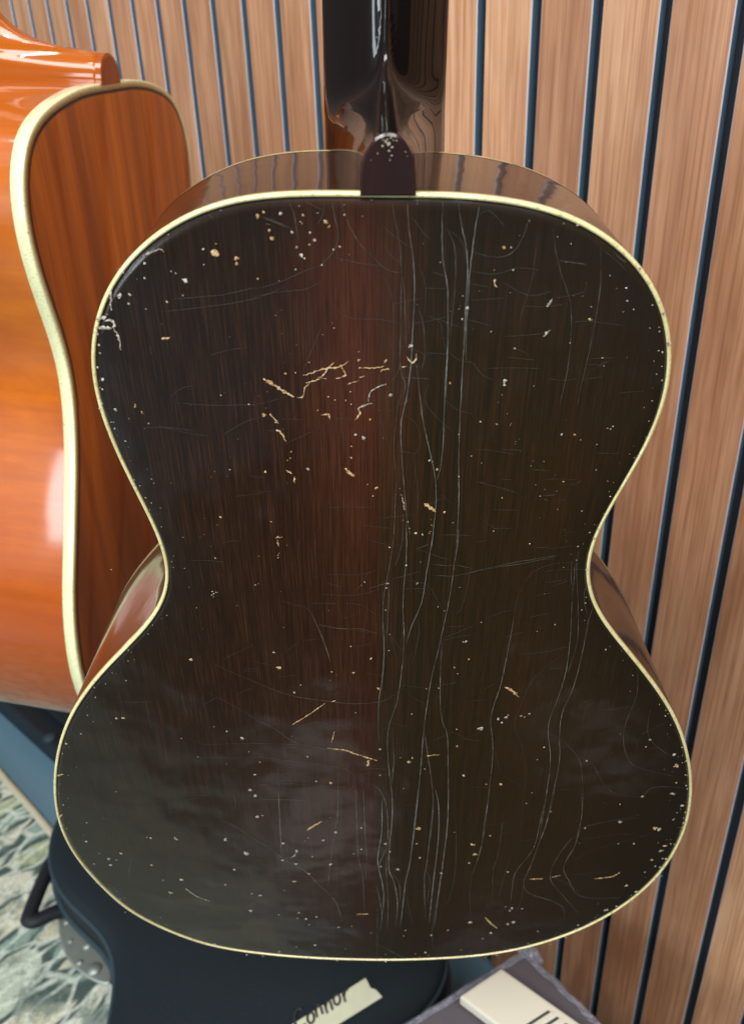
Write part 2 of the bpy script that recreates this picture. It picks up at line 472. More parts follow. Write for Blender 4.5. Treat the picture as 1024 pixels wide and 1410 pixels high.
DS = """o-442,-77,73 o-419,-66,51 o-405,-125,52 o-397,-152,74 o-527,-220,91 o-529,-240,76 o-458,-292,38 o-646,-243,30 o-595,-171,30 v-362,-70,51 v-642,-189,37 v-856,-239,53 v-865,-290,38 v-967,-356,109 v-929,-351,62 v-797,-376,47 v-736,-352,31 v-766,-265,38 v-750,-273,38 v-581,-507,24 v-1081,-574,49 v-1079,-543,48 v-938,-273,30 v-939,-385,55 v-1075,-498,64 v-1025,-425,31 v-856,-213,23 v-404,-425,16 v-878,-403,23 v-816,-155,30 v-955,-258,23 o-443,-76,59 o-420,-65,51 o-406,-126,52 o-397,-154,67 o-286,-76,44 o-209,-97,88 o-197,-114,52 o-161,-180,45 o-268,-174,37 o-459,-292,31 o-380,-652,66 o-288,-606,33 o-219,-748,33 o-133,-727,33 o-152,-763,25 o253,-691,50 o-100,-565,24 o-100,-599,65 o-343,-649,33 v-362,-69,51 v-328,-131,67 v-265,-134,59 v-249,-158,67 v-313,-183,45 v-298,-211,90 v-287,-220,38 v-291,-102,44 v-228,-244,38 v96,-544,88 v22,-743,83 v-190,-473,24 v-231,-498,24 v283,-439,32 v280,-353,23 v193,-234,23 v116,-385,23 v298,-397,70 v-321,-258,30 v-383,-299,23 v-185,-191,30 v269,-401,23 o413,-183,67 o757,-443,63 o391,-299,46 o827,-591,41 o1037,-565,32 o386,-261,23 o1019,-473,32 o911,-405,31 v439,-183,37 v454,-261,46 v300,-397,63 v488,-552,48 v464,-682,83 v882,-373,39 v835,-328,23 v1024,-421,79 v1068,-536,80 v462,-700,58 v394,-486,32 v694,-531,24 v753,-394,23 v905,-254,68 v663,-108,74 v942,-303,38 v978,-389,31 v457,-741,33 v874,-414,24 v838,-624,24 o-476,-827,85 o-450,-825,51 o-431,-858,60 o-428,-896,43 o-409,-915,34 o-398,-942,35 o-379,-991,44 o-384,-1021,44 o-396,-1031,35 o-491,-1087,44 o-219,-748,33 o-194,-762,25 o-152,-765,25 o-131,-780,25 o-56,-846,51 o-134,-966,43 o-135,-1019,53 o-68,-1144,36 o-31,-1162,72 o-45,-1202,36 o221,-1073,53 o261,-1285,64 o299,-912,34 o171,-1401,56 o73,-1197,27 o-263,-806,34 o205,-1322,28 o208,-1350,28 o205,-1384,28 o114,-1367,28 o106,-1333,28 v-116,-914,60 v-83,-929,86 v142,-1392,65 v-313,-1071,71 v186,-1031,53 v199,-1038,35 v356,-1013,18 v68,-1165,18 v312,-1107,27 v26,-1468,38 v302,-1339,28 v-483,-1333,28 v-460,-1412,47 v-467,-1447,38 v-98,-564,24 v-1092,-682,74 v-1124,-699,41 v-1102,-724,42 v-1102,-632,49 v-1066,-812,68 v-639,-743,25 v-533,-781,34 v-973,-1129,27 v-1115,-786,50 v-637,-1077,27 v-748,-1536,19 v-1235,-1614,39 v-1129,-807,59 v-1050,-1134,36 v-1029,-1165,36 o-942,-868,43 o-962,-818,34 o-1018,-849,26 o-491,-1084,44 o-702,-1311,55 o-484,-1334,28 o-476,-827,76 o-961,-825,25 v-1392,-2594,78 v-743,-2726,137 v-735,-3162,109 v-712,-3210,73 v-717,-3414,87 v-1504,-3201,61 v-996,-2884,47 v-817,-2675,68 v-1704,-2803,81 v-1743,-2887,35 v-1067,-2736,34 v-845,-2937,35 v-881,-2639,45 v-1846,-3210,36 v-1838,-3337,49 v-1230,-3626,77 v-924,-3630,64 o-945,-2166,116 o-1354,-2589,78 o-1606,-2723,57 o-700,-3026,59 o-715,-2834,46 o-511,-2207,149 o-17,-2345,97 o-249,-2228,53 o-278,-3096,108 o228,-3520,139 o152,-2914,94 o-6,-2808,69 o408,-2786,69 o-408,-2325,43 o-142,-2237,85 o-662,-2919,47 o169,-2878,58 o105,-2878,47 o427,-2149,63 o-696,-3026,59 v-526,-2105,73 v-53,-2138,63 v-444,-2379,65 v-133,-2522,33 v157,-2533,44 v286,-2345,65 v-399,-2869,81 v-361,-3081,60 v-5,-3028,59 v458,-3032,95 v-710,-3216,85 v-720,-3408,87 v-688,-3398,62 v-264,-3558,89 v-113,-3514,76 v359,-2203,74 v377,-2247,43 v403,-2031,62 v397,-2652,45 v128,-3143,36 v33,-2085,31 v242,-2973,35 v226,-2349,32 o1636,-2986,154 o670,-3110,108 o1097,-2109,63 o1434,-2820,58 o591,-3110,60 o1498,-3249,86 o1633,-3552,127 o1668,-3134,72 o1785,-3408,75 v610,-2578,101 v631,-2606,79 v650,-2565,89 v528,-2647,135 v511,-2647,79 v1603,-2892,105 v1749,-3343,124 v1412,-3483,113 v1444,-2765,92 v1126,-2923,70 v1491,-2585,56 v878,-2803,58 v824,-1938,31 v727,-2557,67 v770,-2541,67 v836,-3288,61 v856,-3191,49 v1381,-3314,49 v1659,-3230,110 v1678,-3235,73 v988,-3367,50 v1661,-3562,114 v1795,-3510,88 v1725,-3479,63 v1686,-2950,71 v1707,-3068,60 v1731,-3162,60 v1637,-2834,58 v659,-2549,56 v745,-2565,45 v1576,-3013,36 v852,-2905,35 v-1504,-3201,49 v-735,-3162,109 v-712,-3210,85 v-717,-3408,100 v-1224,-3643,128 v-928,-3643,103 v-813,-3780,170 v-1376,-3637,77 v-1398,-3632,64 v-1778,-3690,77 v-1587,-3805,78 v-1676,-3867,119 v-1677,-3936,80 v-1419,-3924,119 v-1778,-3929,66 v-1252,-4081,135 v-1347,-4233,165 v-908,-3959,93 v-979,-4131,81 v-1371,-4092,68 v-822,-4233,69 v-773,-4252,96 v-833,-4357,56 v-846,-4442,141 v-1789,-4172,68 v-1807,-4140,54 v-1722,-3811,52 v-1736,-3500,50 v-1613,-4517,85 v-1138,-4893,103 v-930,-5037,75 v-1838,-3337,49 v-1903,-3552,51 v-1519,-4644,58 v-1629,-3879,40 v-1685,-4486,28 o-584,-3675,129 o-341,-3641,103 o225,-3523,152 o220,-3673,77 o-145,-4486,85 o-160,-3778,65 o-430,-3615,51 o-451,-3647,39 o553,-3684,103 o246,-3822,92 v-713,-3220,85 v-718,-3414,87 v-685,-3398,50 v-264,-3562,76 v-599,-3852,118 v-519,-3890,119 v-508,-3749,91 v-544,-4088,122 v-444,-3998,120 v-772,-4252,110 v-610,-4191,55 v-113,-3514,63 v-114,-3734,91 v33,-3675,116 v111,-3952,146 v-304,-3897,119 v7,-3917,80 v383,-3994,120 v60,-3756,65 v550,-3883,106 v-440,-4899,118 v-276,-4650,86 v324,-5002,104 v-664,-4491,71 v-530,-4465,113 v-544,-4538,71 v-487,-4543,85 v-472,-4617,86 v-415,-4517,85 v-699,-4993,134 v-498,-5081,90 v49,-5131,136 v607,-4591,143 v439,-3558,51 v464,-4693,87 v354,-4759,87 v165,-4767,73 v178,-4693,72 v-186,-4639,57 v421,-5096,106 v-295,-5119,76 v-819,-5054,105 v-572,-4921,74 v571,-4964,59 v-292,-3414,37 v-413,-3811,52 v-232,-4950,45 v-53,-4726,44 o562,-3690,103 o581,-3789,131 o654,-3598,64 o1635,-3562,114 o1734,-3738,117 o1684,-3883,119 o1577,-4164,123 o1785,-3408,75 o1802,-3510,76 o1754,-4124,68 v1412,-3485,101 v1663,-3573,102 v1749,-3343,111 v1665,-3230,85 v1678,-3233,73 v1721,-3789,144 v1538,-3706,78 v1440,-3701,65 v1655,-4240,124 v801,-3987,94 v868,-4413,98 v860,-4447,84 v896,-4591,143 v862,-4617,115 v758,-4734,116 v1501,-4454,155 v1560,-4413,112 v1078,-4718,87 v937,-4421,84 v1666,-4017,67 v1720,-3954,80 v1754,-3966,80 v1778,-3966,67 v1770,-3879,92 v1749,-3872,66 v1764,-3716,78 v1785,-3723,65 v1780,-3883,79 v1729,-3469,63 v1381,-3312,37 v1657,-4345,56 v1636,-4345,56 v1333,-4698,116 v1340,-4644,86 v1278,-4803,88 v1185,-4893,103 v989,-4993,89 v825,-5043,105 v738,-5022,75 v1034,-4887,59 v710,-4809,59 v836,-3288,74 v1212,-3535,76 v856,-3191,36 v931,-3712,39 v1781,-3856,53 v1793,-4233,41 v1785,-4064,54 v1563,-4499,71 v1747,-3191,61 v1765,-3239,49 v827,-4395,70 v383,-857,51 v448,-867,60 v715,-915,52 v853,-1287,37 v480,-1384,28 v866,-1480,38 v818,-1596,29 v927,-1614,48 v825,-1940,31 v662,-1206,27 v966,-1218,36 v1009,-1011,18 v1034,-1029,26 v1059,-978,35 v1062,-935,26 v1027,-1084,27 v1018,-1120,27 v1000,-1174,36 v933,-1439,66 v909,-1405,37 v882,-1082,27 v865,-962,26 v896,-889,26 v916,-882,34 v909,-894,34 v502,-1213,27 v358,-1011,26 v467,-1909,30 v657,-1038,26 v993,-1197,27 o767,-916,52 o795,-940,35 o750,-1136,36 o647,-1453,38 v28,-1469,39 v15,-1829,33 v143,-1391,47 v-51,-2136,44 v291,-1834,33 v353,-1696,33 v301,-1338,31 v-82,-1663,33 v34,-2086,26 v258,-1809,33 v404,-2031,78 v104,-1569,48 v-97,-1681,33 v21,-1671,65 v17,-1697,65 v156,-1671,49 v37,-1981,51 v391,-2033,43 v-152,-2057,43 v168,-1549,24 o170,-1398,39 o201,-1393,23 v855,-1287,25 v480,-1382,25 v868,-1480,32 v818,-1596,32 v824,-1937,34 v469,-1906,27 v931,-1440,57 v925,-1616,39 v743,-1978,21 v502,-1212,18 v662,-1205,18 v907,-1407,37 v646,-1453,38 v753,-1135,36 v965,-1218,18 v956,-1193,18 o-700,-1313,55 o-491,-1086,47 o-484,-1333,31 o-468,-1527,51 o-462,-1502,25 o-467,-1513,25 o-553,-1519,19 v-637,-1077,35 v-874,-1834,27 v-751,-1533,26 v-787,-1732,40 v-782,-1745,40 v-771,-1736,33 v-792,-1753,33 v-784,-1764,26 v-425,-1457,19 v-679,-1811,20 v-468,-1719,20 v-469,-1939,20 v-582,-1682,33 v-568,-1675,20 v-764,-1736,26"""

# ================================================================ the slatted wall
def wood_wall():
    g = G('slat_veneer', Roughness=.42)
    v = g.coord((1, 1, 1), rnd=9.0)
    v1 = g.coord((26, 22, 3.2), rnd=9.0); v2 = g.coord((520, 60, 4.5), rnd=9.0); v3 = g.coord((90, 60, 7), rnd=9.0)
    broad = g.noise(v1, 1.3, 3, .55, .8)
    sp = g.sep(v1); cath = g.wave(g.coord((26, 17, 1.5), rnd=5.0), 1.9, 11.0, 3, .9)
    base = g.ramp(broad, [(.25, (.30, .150, .080)), (.5, (.42, .225, .122)), (.75, (.56, .330, .190))])
    base = g.mix(g.ramp(cath, [(.0, .62), (.10, .30), (.30, .0), (1, .0)]), base, (.28, .135, .075))
    fib = g.noise(v2, 1.0, 4, .7)
    base = g.mix(g.ramp(fib, [(.34, .62), (.56, 0.)]), base, (.22, .105, .055))
    ray = g.noise(v3, 1.0, 3, .7)
    base = g.mix(g.ramp(ray, [(.45, 0.), (.70, .40)]), base, (.62, .41, .26))
    oi = g.n.new('ShaderNodeObjectInfo')
    base = g.mix(.85, base, g.ramp(oi.outputs['Random'], [(0, (.74, .66, .64)), (.35, (1, .98, .96)), (.7, (.86, .76, .74)), (1, (1.08, 1.10, 1.10))]), 'MULTIPLY')
    g.set('Base_Color', base); g.set('Normal', g.bump(fib, .25, .0004)); g.set('Specular_IOR_Level', .35)
    return g.m
VEN = wood_wall()
g = G('slat_edge', Base_Color=(.045, .085, .14), Roughness=.38); 
g.set('Base_Color', g.mix(g.noise(g.coord((300, 300, 60)), 1, 2), (.06, .12, .19), (.09, .165, .25))); EDGE = g.m
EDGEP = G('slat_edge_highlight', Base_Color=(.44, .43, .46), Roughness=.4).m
g = G('black_felt', Roughness=.95); g.set('Base_Color', g.mix(g.noise(g.coord((900, 900, 900)), 1, 2), (.004, .006, .010), (.012, .016, .022))); FELT = g.m

wall = mesh('wall', [(-4, .0095, 0), (2.0, .0095, 0), (2.0, .0095, 2.7), (-4, .0095, 2.7), (-4, .08, 0), (2.0, .08, 0), (2.0, .08, 2.7), (-4, .08, 2.7)],
            [(0, 1, 2, 3), (5, 4, 7, 6), (0, 4, 5, 1), (3, 2, 6, 7), (0, 3, 7, 4), (1, 5, 6, 2)], FELT, smooth=False)
tag(wall, 'black felt backed wall clad in narrow upright wooden slats', None, None, 'structure')
def slat_mesh(wd):
    h = wd / 2; b = .0007; t = .009
    prof = [(-h, .0), (-h, -(t - b)), (-h + b, -t), (h - b, -t), (h, -(t - b)), (h, .0)]
    prof = [(x, y + t) for x, y in prof]                    # front at y = 0
    V = [(x, y, z) for z in (0, 2.7) for x, y in prof]; n = 6; F = []; fm = []
    for i in range(5): F.append((i, i + 1, n + i + 1, n + i)); fm.append([1, 2, 0, 2, 1][i])
    F.append((5, 4, 3, 2, 1, 0)); F.append((6, 7, 8, 9, 10, 11)); fm += [0, 0]
    o = mesh('slat', V, F, None, wall, False, [VEN, EDGE, EDGEP], fm); return o
gaps = [-.606 + .05 * k for k in range(-42, 4)] + [-.416 + .05 * k for k in range(0, 15)]
proto = {}
for a, b in zip(gaps[:-1], gaps[1:]):
    wd = round(b - a - .0079, 4)
    if wd not in proto: o = slat_mesh(wd); proto[wd] = o
    else: o = proto[wd].copy(); col.objects.link(o); o.parent = wall
    o.location = ((a + b) / 2, 0, 0)

# ================================================================ floor and rug
g = G('grey_blue_floor', Roughness=.35)
v = g.coord((1, 1, 1)); g.set('Base_Color', g.mix(g.noise(v, 6, 4, .6), (.085, .17, .235), (.11, .205, .275))); FLOOR = g.m
fl = mesh('floor', [(-6, -6, 0), (4, -6, 0), (4, .08, 0), (-6, .08, 0)], [(0, 1, 2, 3)], FLOOR, smooth=False)
tag(fl, 'smooth grey blue shop floor', None, None, 'structure')
def rug_mat():
    g = G('rug_pile', Roughness=1.0)
    v = g.coord((1, 1, 1)); wn = g.n.new('ShaderNodeTexNoise'); g.link(v, wn.inputs['Vector']); wn.inputs['Scale'].default_value = 9; wn.inputs['Detail'].default_value = 3
    va = g.n.new('ShaderNodeVectorMath'); va.operation = 'MULTIPLY_ADD'; g.link(wn.outputs['Color'], va.inputs[0]); va.inputs[1].default_value = (.05, .05, 0); g.link(v, va.inputs[2])
    vv = va.outputs[0]
    mp = g.n.new('ShaderNodeMapping'); mp.inputs['Scale'].default_value = (1, .40, 0); mp.inputs['Rotation'].default_value = (0, 0, .5); g.link(vv, mp.inputs[0]); vv = mp.outputs[0]
    cell = g.voro(vv, 19, 'F1', 1); cd = g.sep(cell)
    cc = g.ramp(cd[0], [(0, (.25, .36, .31)), (.22, (.44, .52, .42)), (.40, (.54, .55, .41)), (.55, (.36, .43, .27)), (.7, (.56, .58, .47)), (.85, (.27, .42, .39)), (1, (.52, .50, .42))], 'CONSTANT')
    edge = g.voro(vv, 19, 'DISTANCE_TO_EDGE')
    c = g.mix(g.ramp(edge, [(0, 1.), (.055, .95), (.085, 0.)]), cc, (.050, .085, .080))
    edge2 = g.voro(vv, 46, 'DISTANCE_TO_EDGE')
    c = g.mix(g.ramp(edge2, [(0, .8), (.06, .6), (.11, 0)]), c, (.66, .74, .66))
    worn = g.noise(v, 11, 5, .65); c = g.mix(g.ramp(worn, [(.56, 0), (.70, .5)]), c, (.52, .56, .46))
    worn2 = g.noise(g.coord((1, 1, 1), (4, 2, 0)), 24, 5, .7); c = g.mix(g.ramp(worn2, [(.5, 0), (.62, .75)]), c, (.13, .19, .17))
    th = g.noise(g.coord((850, 170, 1), rot=(0, 0, .5)), 1, 3, .65); c = g.mix(.7, c, g.ramp(th, [(.35, .35), (.62, 1.25)]), 'MULTIPLY')
    g.set('Base_Color', c); g.set('Normal', g.bump(th, .8, .002)); return g.m
RUG = rug_mat()
nx, ny = 60, 30; V = []; F = []
x0, x1, y0, y1 = -3.0, -.24, -1.5, -.297
for j in range(ny + 1):
    for i in range(nx + 1): V.append((x0 + (x1 - x0) * i / nx, y0 + (y1 - y0) * j / ny, .006 + .0012 * mnoise.noise(Vector((i * .7, j * .7, 0)))))
for j in range(ny):
    for i in range(nx): a = j * (nx + 1) + i; F.append((a, a + 1, a + nx + 2, a + nx + 1))
rug = mesh('rug', V, F, RUG); tag(rug, 'worn teal, cream and olive patterned rug on the floor at lower left', 'rug')
g = G('rug_binding', Roughness=.95); th = g.noise(g.coord((180, 900, 900)), 1, 2, .6)
g.set('Base_Color', g.mix(th, (.40, .38, .27), (.62, .60, .46))); g.set('Normal', g.bump(th, .9, .003)); RUGB = g.m
V, F = tube([(x0 + (x1 - x0) * i / 160., y1 + .0004 * math.sin(i * .7), .006) for i in range(161)], (.0062), 8, False, .7)
mesh('rug_edge', V, F, RUGB, rug)

# ================================================================ lacquered guitars
def burst_back_mat():
    g = G('dark_lacquered_mahogany')
    v = g.coord(); s = g.sep(v); x = s[0]; y = s[1]
    fine = g.noise(g.coord((1500, 34, 1)), 1, 4, .7)
    med = g.noise(g.coord((420, 7, 1)), 1, 5, .65)
    broad = g.noise(g.coord((34, 5, 1)), 1, 3, .55)
    seam = g.math('GREATER_THAN', x, g.math('ADD', -.0022, 0.0))
    left = g.ramp(g.math('MULTIPLY_ADD', x, 1.0 / .19, 1.0), [(0., (.0090, .0055, .0032)), (.5, (.0125, .0062, .0030)), (.8, (.0160, .0066, .0030)), (1.0, (.0190, .0070, .0032))])
    right = g.ramp(g.math('MULTIPLY', x, 1.0 / .19), [(0., (.0130, .0100, .0042)), (.10, (.0125, .0095, .0038)), (.4, (.0190, .0115, .0042)), (.7, (.0150, .0098, .0042)), (1., (.0095, .0068, .0038))])
    base = g.mix(seam, left, right)
    # warm streaks in the grain, strongest near the middle
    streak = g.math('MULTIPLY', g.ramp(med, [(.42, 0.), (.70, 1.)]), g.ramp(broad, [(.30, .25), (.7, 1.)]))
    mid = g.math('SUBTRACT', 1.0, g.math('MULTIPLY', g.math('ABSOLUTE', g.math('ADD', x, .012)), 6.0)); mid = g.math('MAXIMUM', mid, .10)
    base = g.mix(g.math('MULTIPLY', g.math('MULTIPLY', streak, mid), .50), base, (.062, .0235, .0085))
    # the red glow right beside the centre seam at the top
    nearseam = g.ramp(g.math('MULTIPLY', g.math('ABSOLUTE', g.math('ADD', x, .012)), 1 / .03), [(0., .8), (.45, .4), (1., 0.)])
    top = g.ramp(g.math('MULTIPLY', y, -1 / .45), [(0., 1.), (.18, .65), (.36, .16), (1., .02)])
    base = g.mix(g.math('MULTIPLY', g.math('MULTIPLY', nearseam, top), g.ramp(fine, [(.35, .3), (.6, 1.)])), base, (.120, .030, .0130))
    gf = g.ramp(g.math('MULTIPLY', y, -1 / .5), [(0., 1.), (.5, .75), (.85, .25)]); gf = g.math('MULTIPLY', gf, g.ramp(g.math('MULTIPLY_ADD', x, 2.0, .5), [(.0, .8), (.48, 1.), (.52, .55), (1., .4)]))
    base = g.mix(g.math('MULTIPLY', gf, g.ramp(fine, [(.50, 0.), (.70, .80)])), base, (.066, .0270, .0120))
    base = g.mix(g.ramp(fine, [(.30, .45), (.46, 0.)]), base, (.0045, .0030, .0020))
    b = g.attr('burst')               # sprayed dark sunburst border
    base = g.mix(g.ramp(b, [(.70, 0.), (.94, .35), (1, .65)]), base, (.0095, .0075, .0050))
    haze = g.noise(g.coord((9, 7, 9), (3, 1, 0)), 1, 3, .55)
    rough = g.math('MULTIPLY_ADD', g.noise(g.coord((14, 10, 9)), 1, 4, .6), .16, .10)
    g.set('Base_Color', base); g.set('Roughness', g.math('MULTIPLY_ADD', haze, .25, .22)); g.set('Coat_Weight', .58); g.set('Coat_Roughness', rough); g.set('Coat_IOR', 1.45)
    wav = g.noise(g.coord((1, 1, 1)), 26, 2, .4); wav2 = g.noise(g.coord((1, 1, 1)), 90, 2, .5)
    n1 = g.bump(wav, .46, .006); n2 = g.bump(wav2, .12, .001, n1); n3 = g.bump(fine, .10, .0003, n2)
    g.set('Normal', g.bump(fine, .2, .0004)); g.set('Coat_Normal', n3); g.set('Specular_IOR_Level', .12)
    return g.m
def side_mat(name, c1, c2, freq=(30, 30, 8), cr=.05, bump=.05, cw=1.0):
    g = G(name); n = g.noise(g.coord(freq), 1, 4, .6, .5); n2 = g.noise(g.coord((1, 1, 1)), 20, 2)
    g.set('Base_Color', g.mix(n, c1, c2)); g.set('Roughness', .25); g.set('Coat_Weight', 1.0); g.set('Coat_Roughness', cr); g.set('Coat_IOR', 1.36); g.set('Specular_IOR_Level', .05); g.set('Coat_Weight', cw)
    g.set('Coat_Normal', g.bump(n2, bump, .003)); return g.m
def binding_mat(name, c1, c2):
    g = G(name); n = g.noise(g.coord((60, 60, 60)), 1, 4, .6); n2 = g.noise(g.coord((700, 700, 700)), 1, 3, .6)
    c = g.mix(n, c1, c2); c = g.mix(g.ramp(n2, [(.56, 0.), (.68, .6)]), c, (.24, .17, .08))
    g.set('Base_Color', c); g.set('Roughness', .3); g.set('Coat_Weight', .8); g.set('Coat_Roughness', .08); return g.m
BACKM = burst_back_mat()
SIDEM = side_mat('dark_lacquered_side', (.014, .0060, .0035), (.030, .012, .006), (14, 14, 300), .075, .22, .66)
NECKM = side_mat('black_lacquered_neck', (.004, .003, .0028), (.009, .005, .004), (300, 12, 12), .045, .12)
CAPM = side_mat('heel_cap_wood', (.012, .008, .009), (.034, .014, .011), (160, 24, 20), .16, .5)
BIND = binding_mat('aged_cream_binding', (.50, .42, .17), (.84, .80, .44))
TOPM = side_mat('spruce_top', (.30, .16, .06), (.38, .22, .09), (300, 6, 6))

def nums(s): return [tuple(float(v) for v in q.split(',')) for q in s.split()]
def outline(P, n=420, sig=5): return gsmooth(resample(ccurve(P, 8), n), sig)
class Polar:
    """radius of a star-shaped outline by angle about a centre"""
    def __init__(s, P, c):
        s.c = np.array(c); d = P - s.c; th = np.arctan2(d[:, 1], d[:, 0]); o = np.argsort(th); s.t = th[o]; s.r = np.hypot(*d[o].T)
    def R(s, th): return np.interp(th, np.r_[s.t - 2 * np.pi, s.t, s.t + 2 * np.pi], np.r_[s.r, s.r, s.r])
    def k(s, x, y): d = np.array([x, y]) - s.c; return np.hypot(*d) / s.R(np.arctan2(d[1], d[0]))
ARCH = .0035
def arch(k): k = min(k, 1.0); return ARCH * (1 - k * k)
def body(root, P, depth, bw, bh, mats, front_fix=None, dark_line=None, arch_h=None):
    """back plate, two bindings, rim and front plate of a guitar; local x right, y up, z out of the back"""
    backm, bindm, rimm, topm = mats; N = normals(P); n = len(P)
    inner = P - N * bw
    c = np.array([P[:, 0].mean() * 0 + (P[:, 0].max() + P[:, 0].min()) / 2, P[:, 1].min() * .52 + P[:, 1].max() * .48])
    # back plate: rings shrink toward the centre
    ks = [1.0, .9965, .993, .990, .986, .96, .92, .87, .8, .7, .6, .5, .4, .3, .2, .1]
    V = []; burst = []
    for k in ks:
        for p in inner: q = c + (p - c) * k; V.append((q[0], q[1], arch(k) - .0001 - .0010 * max(0., (k - .989) / .011) ** 1.6)); burst.append(k)
    V.append((c[0], c[1], ARCH)); burst.append(0.)
    F = strip([[0] * n] * len(ks))[1]; m = (len(ks) - 1) * n
    F += [(m + i, m + (i + 1) % n, len(V) - 1) for i in range(n)]
    o = mesh('back_plate', V, F, backm, root)
    at = o.data.attributes.new('burst', 'FLOAT', 'POINT'); at.data.foreach_set('value', burst)
    r = .0008
    r = min(.0014, bw * .7); rings = [ring3(inner + N * .00005, -.0012), ring3(inner + N * .00005, -.0004)] + [ring3(P - N * r * (1 - math.sin(a_)), -.0002 - r * (1 - math.cos(a_))) for a_ in np.linspace(0, math.pi / 2, 6)] + [ring3(P, -bh), ring3(P - N * .0006, -bh)]
    V, F = strip(rings); mesh('back_binding', V, F, bindm, root)
    if dark_line:
        V, F = strip([ring3(inner - N * .0013, .00035), ring3(inner + N * .0001, .0002)]); mesh('purfling', V, F, dark_line, root)
    PF = P if front_fix is None else front_fix(P)
    NF = normals(PF); dz = depth(PF); steps = 10; rings = []
    for i in range(steps + 1):
        t = i / steps; Q = (P - N * .0001) * (1 - t) + (PF - NF * .0001) * t; z = -bh * (1 - t) + (-dz + .005) * t
        rings.append(ring3(Q, z))
    V, F = strip(rings); mesh('rim', V, F, rimm, root)
    r = .0008; rings = [ring3(PF, -dz + .005), ring3(PF, -dz + r), ring3(PF - NF * r, -dz), ring3(PF - NF * bw, -dz)]
    V, F = strip(rings); mesh('front_binding', V, F, bindm, root)
    Q = PF - NF * bw; V = ring3(Q, -dz + .0001) + [(c[0], c[1], -float(dz.mean()))]
    mesh('front_plate', V, [((i + 1) % n, i, n) for i in range(n)], topm, root)
    return Polar(inner, c)
def neck(root, mat, prof, y_end, w0, w1, zf, cx, zn, vee, flare, n=26):
    """prof: (y, heel ridge z, half width at the ridge); every section is the neck's rounded vee joined with the heel's fin"""
    rings = []
    for (y, zr, wb) in prof:
        t = max(0, y) / y_end; hw = w0 + (w1 - w0) * t; znn = zn - .004 * t; zr = max(zr, znn); half = []
        for i in range(n + 1):
            u = (i / n) ** 1.5; z = zr + (zf - zr) * u
            wn = 0.0 if z >= znn else hw * ((znn - z) / (znn - zf)) ** (1 / vee)
            f = max(0.0, (z - zr) / (zf - zr)); heel_h = (zr - znn) / .07
            wh = wb * min(1, (u / .012) ** .5) + max(0, (hw - wb)) * f ** flare if zr > znn + 1e-5 else 0.0
            k = .0012; w_ = max(wn, wh); d = abs(wn - wh); w_ += k * max(0, 1 - d / (4 * k)) ** 2 * (1 if zr > znn + 1e-5 and i else 0) * min(1, heel_h * 3)
            half.append((min(w_, hw), z))
        row = [(cx - x, y, z) for x, z in half[::-1]] + [(cx + x, y, z) for x, z in half[1:]]
        row += [(cx + hw * .995, y, zf - .004), (cx + hw * .98, y, zf - .006), (cx - hw * .98, y, zf - .006), (cx - hw * .995, y, zf - .004)]; rings.append(row)
    V, F = strip(rings, True); m = len(rings[0]); F.append(tuple(range(m))[::-1]); F.append(tuple(len(V) - m + k for k in range(m)))
    return mesh('neck', V, F, mat, root)

# ---------------------------------------------------------------- the old dark guitar
MG = Matrix(((.72884, .11948, .67418, -.18762), (.68389, -.07981, -.72520, -.36548), (-.03284, .98962, -.13988, .98711), (0, 0, 0, 1)))
old = empty('acoustic_guitar', MG)
tag(old, 'old dark brown acoustic guitar seen from behind, its lacquer cracked and chipped', 'guitar')
P1 = outline([(a / 10000, b / 10000) for a, b in nums(OUT)], 480, 4)
def depth1(P): return .093 + (.110 - .093) * np.clip(-P[:, 1] / .514, 0, 1)
def fix1(P):
    Q = P.copy(); N = normals(P)
    s = np.exp(-((P[:, 1] + .045) / .035) ** 2) * (np.abs(P[:, 0]) > .05) * np.clip((np.abs(P[:, 0]) - .05) / .04, 0, 1)
    return Q + N * (.0045 * s)[:, None]
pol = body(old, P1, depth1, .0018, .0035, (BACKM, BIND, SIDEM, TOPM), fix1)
CX = .0005
hp = [(-.0015, -.0005, .0090), (.004, -.0005, .0090), (.009, -.0006, .0086), (.0125, -.0008, .0074), (.0155, -.0012, .0052), (.0172, -.003, .0036), (.0180, -.008, .0030), (.0192, -.018, .0026),
      (.0205, -.029, .0023), (.0225, -.041, .0020), (.0255, -.053, .0017), (.0295, -.062, .0014), (.036, -.069, .0010), (.050, -.0725, .0008), (.065, -.0735, .0005), (.10, -.080, 0), (.2, -.090, 0), (.34, -.090, 0)]
hd = ccurve(hp, 6, closed=False)
neck(old, NECKM, [(a, b, max(c, .0)) for a, b, c in hd], .34, .0262, .0225, -.096, CX, -.0735, 1.55, 2.3)
# heel cap: a thin U shaped plate
U = [(-.0094, -.0012), (-.0093, .004), (-.0086, .009), (-.0068, .0135), (-.0040, .0168), (0, .0180), (.0040, .0168), (.0068, .0135), (.0086, .009), (.0093, .004), (.0094, -.0012)]
U = ccurve(U, 6, closed=False); U[:, 0] += CX
nu = len(U); V = ring3(U, -.0035) + ring3(U, .0004) + ring3((U - [CX, .006]) * .93 + [CX, .006], .0010); F = strip([[0] * nu] * 3, True)[1]; F.append(tuple(2 * nu + i for i in range(nu)))
mesh('heel_cap', V, F, CAPM, old, False)

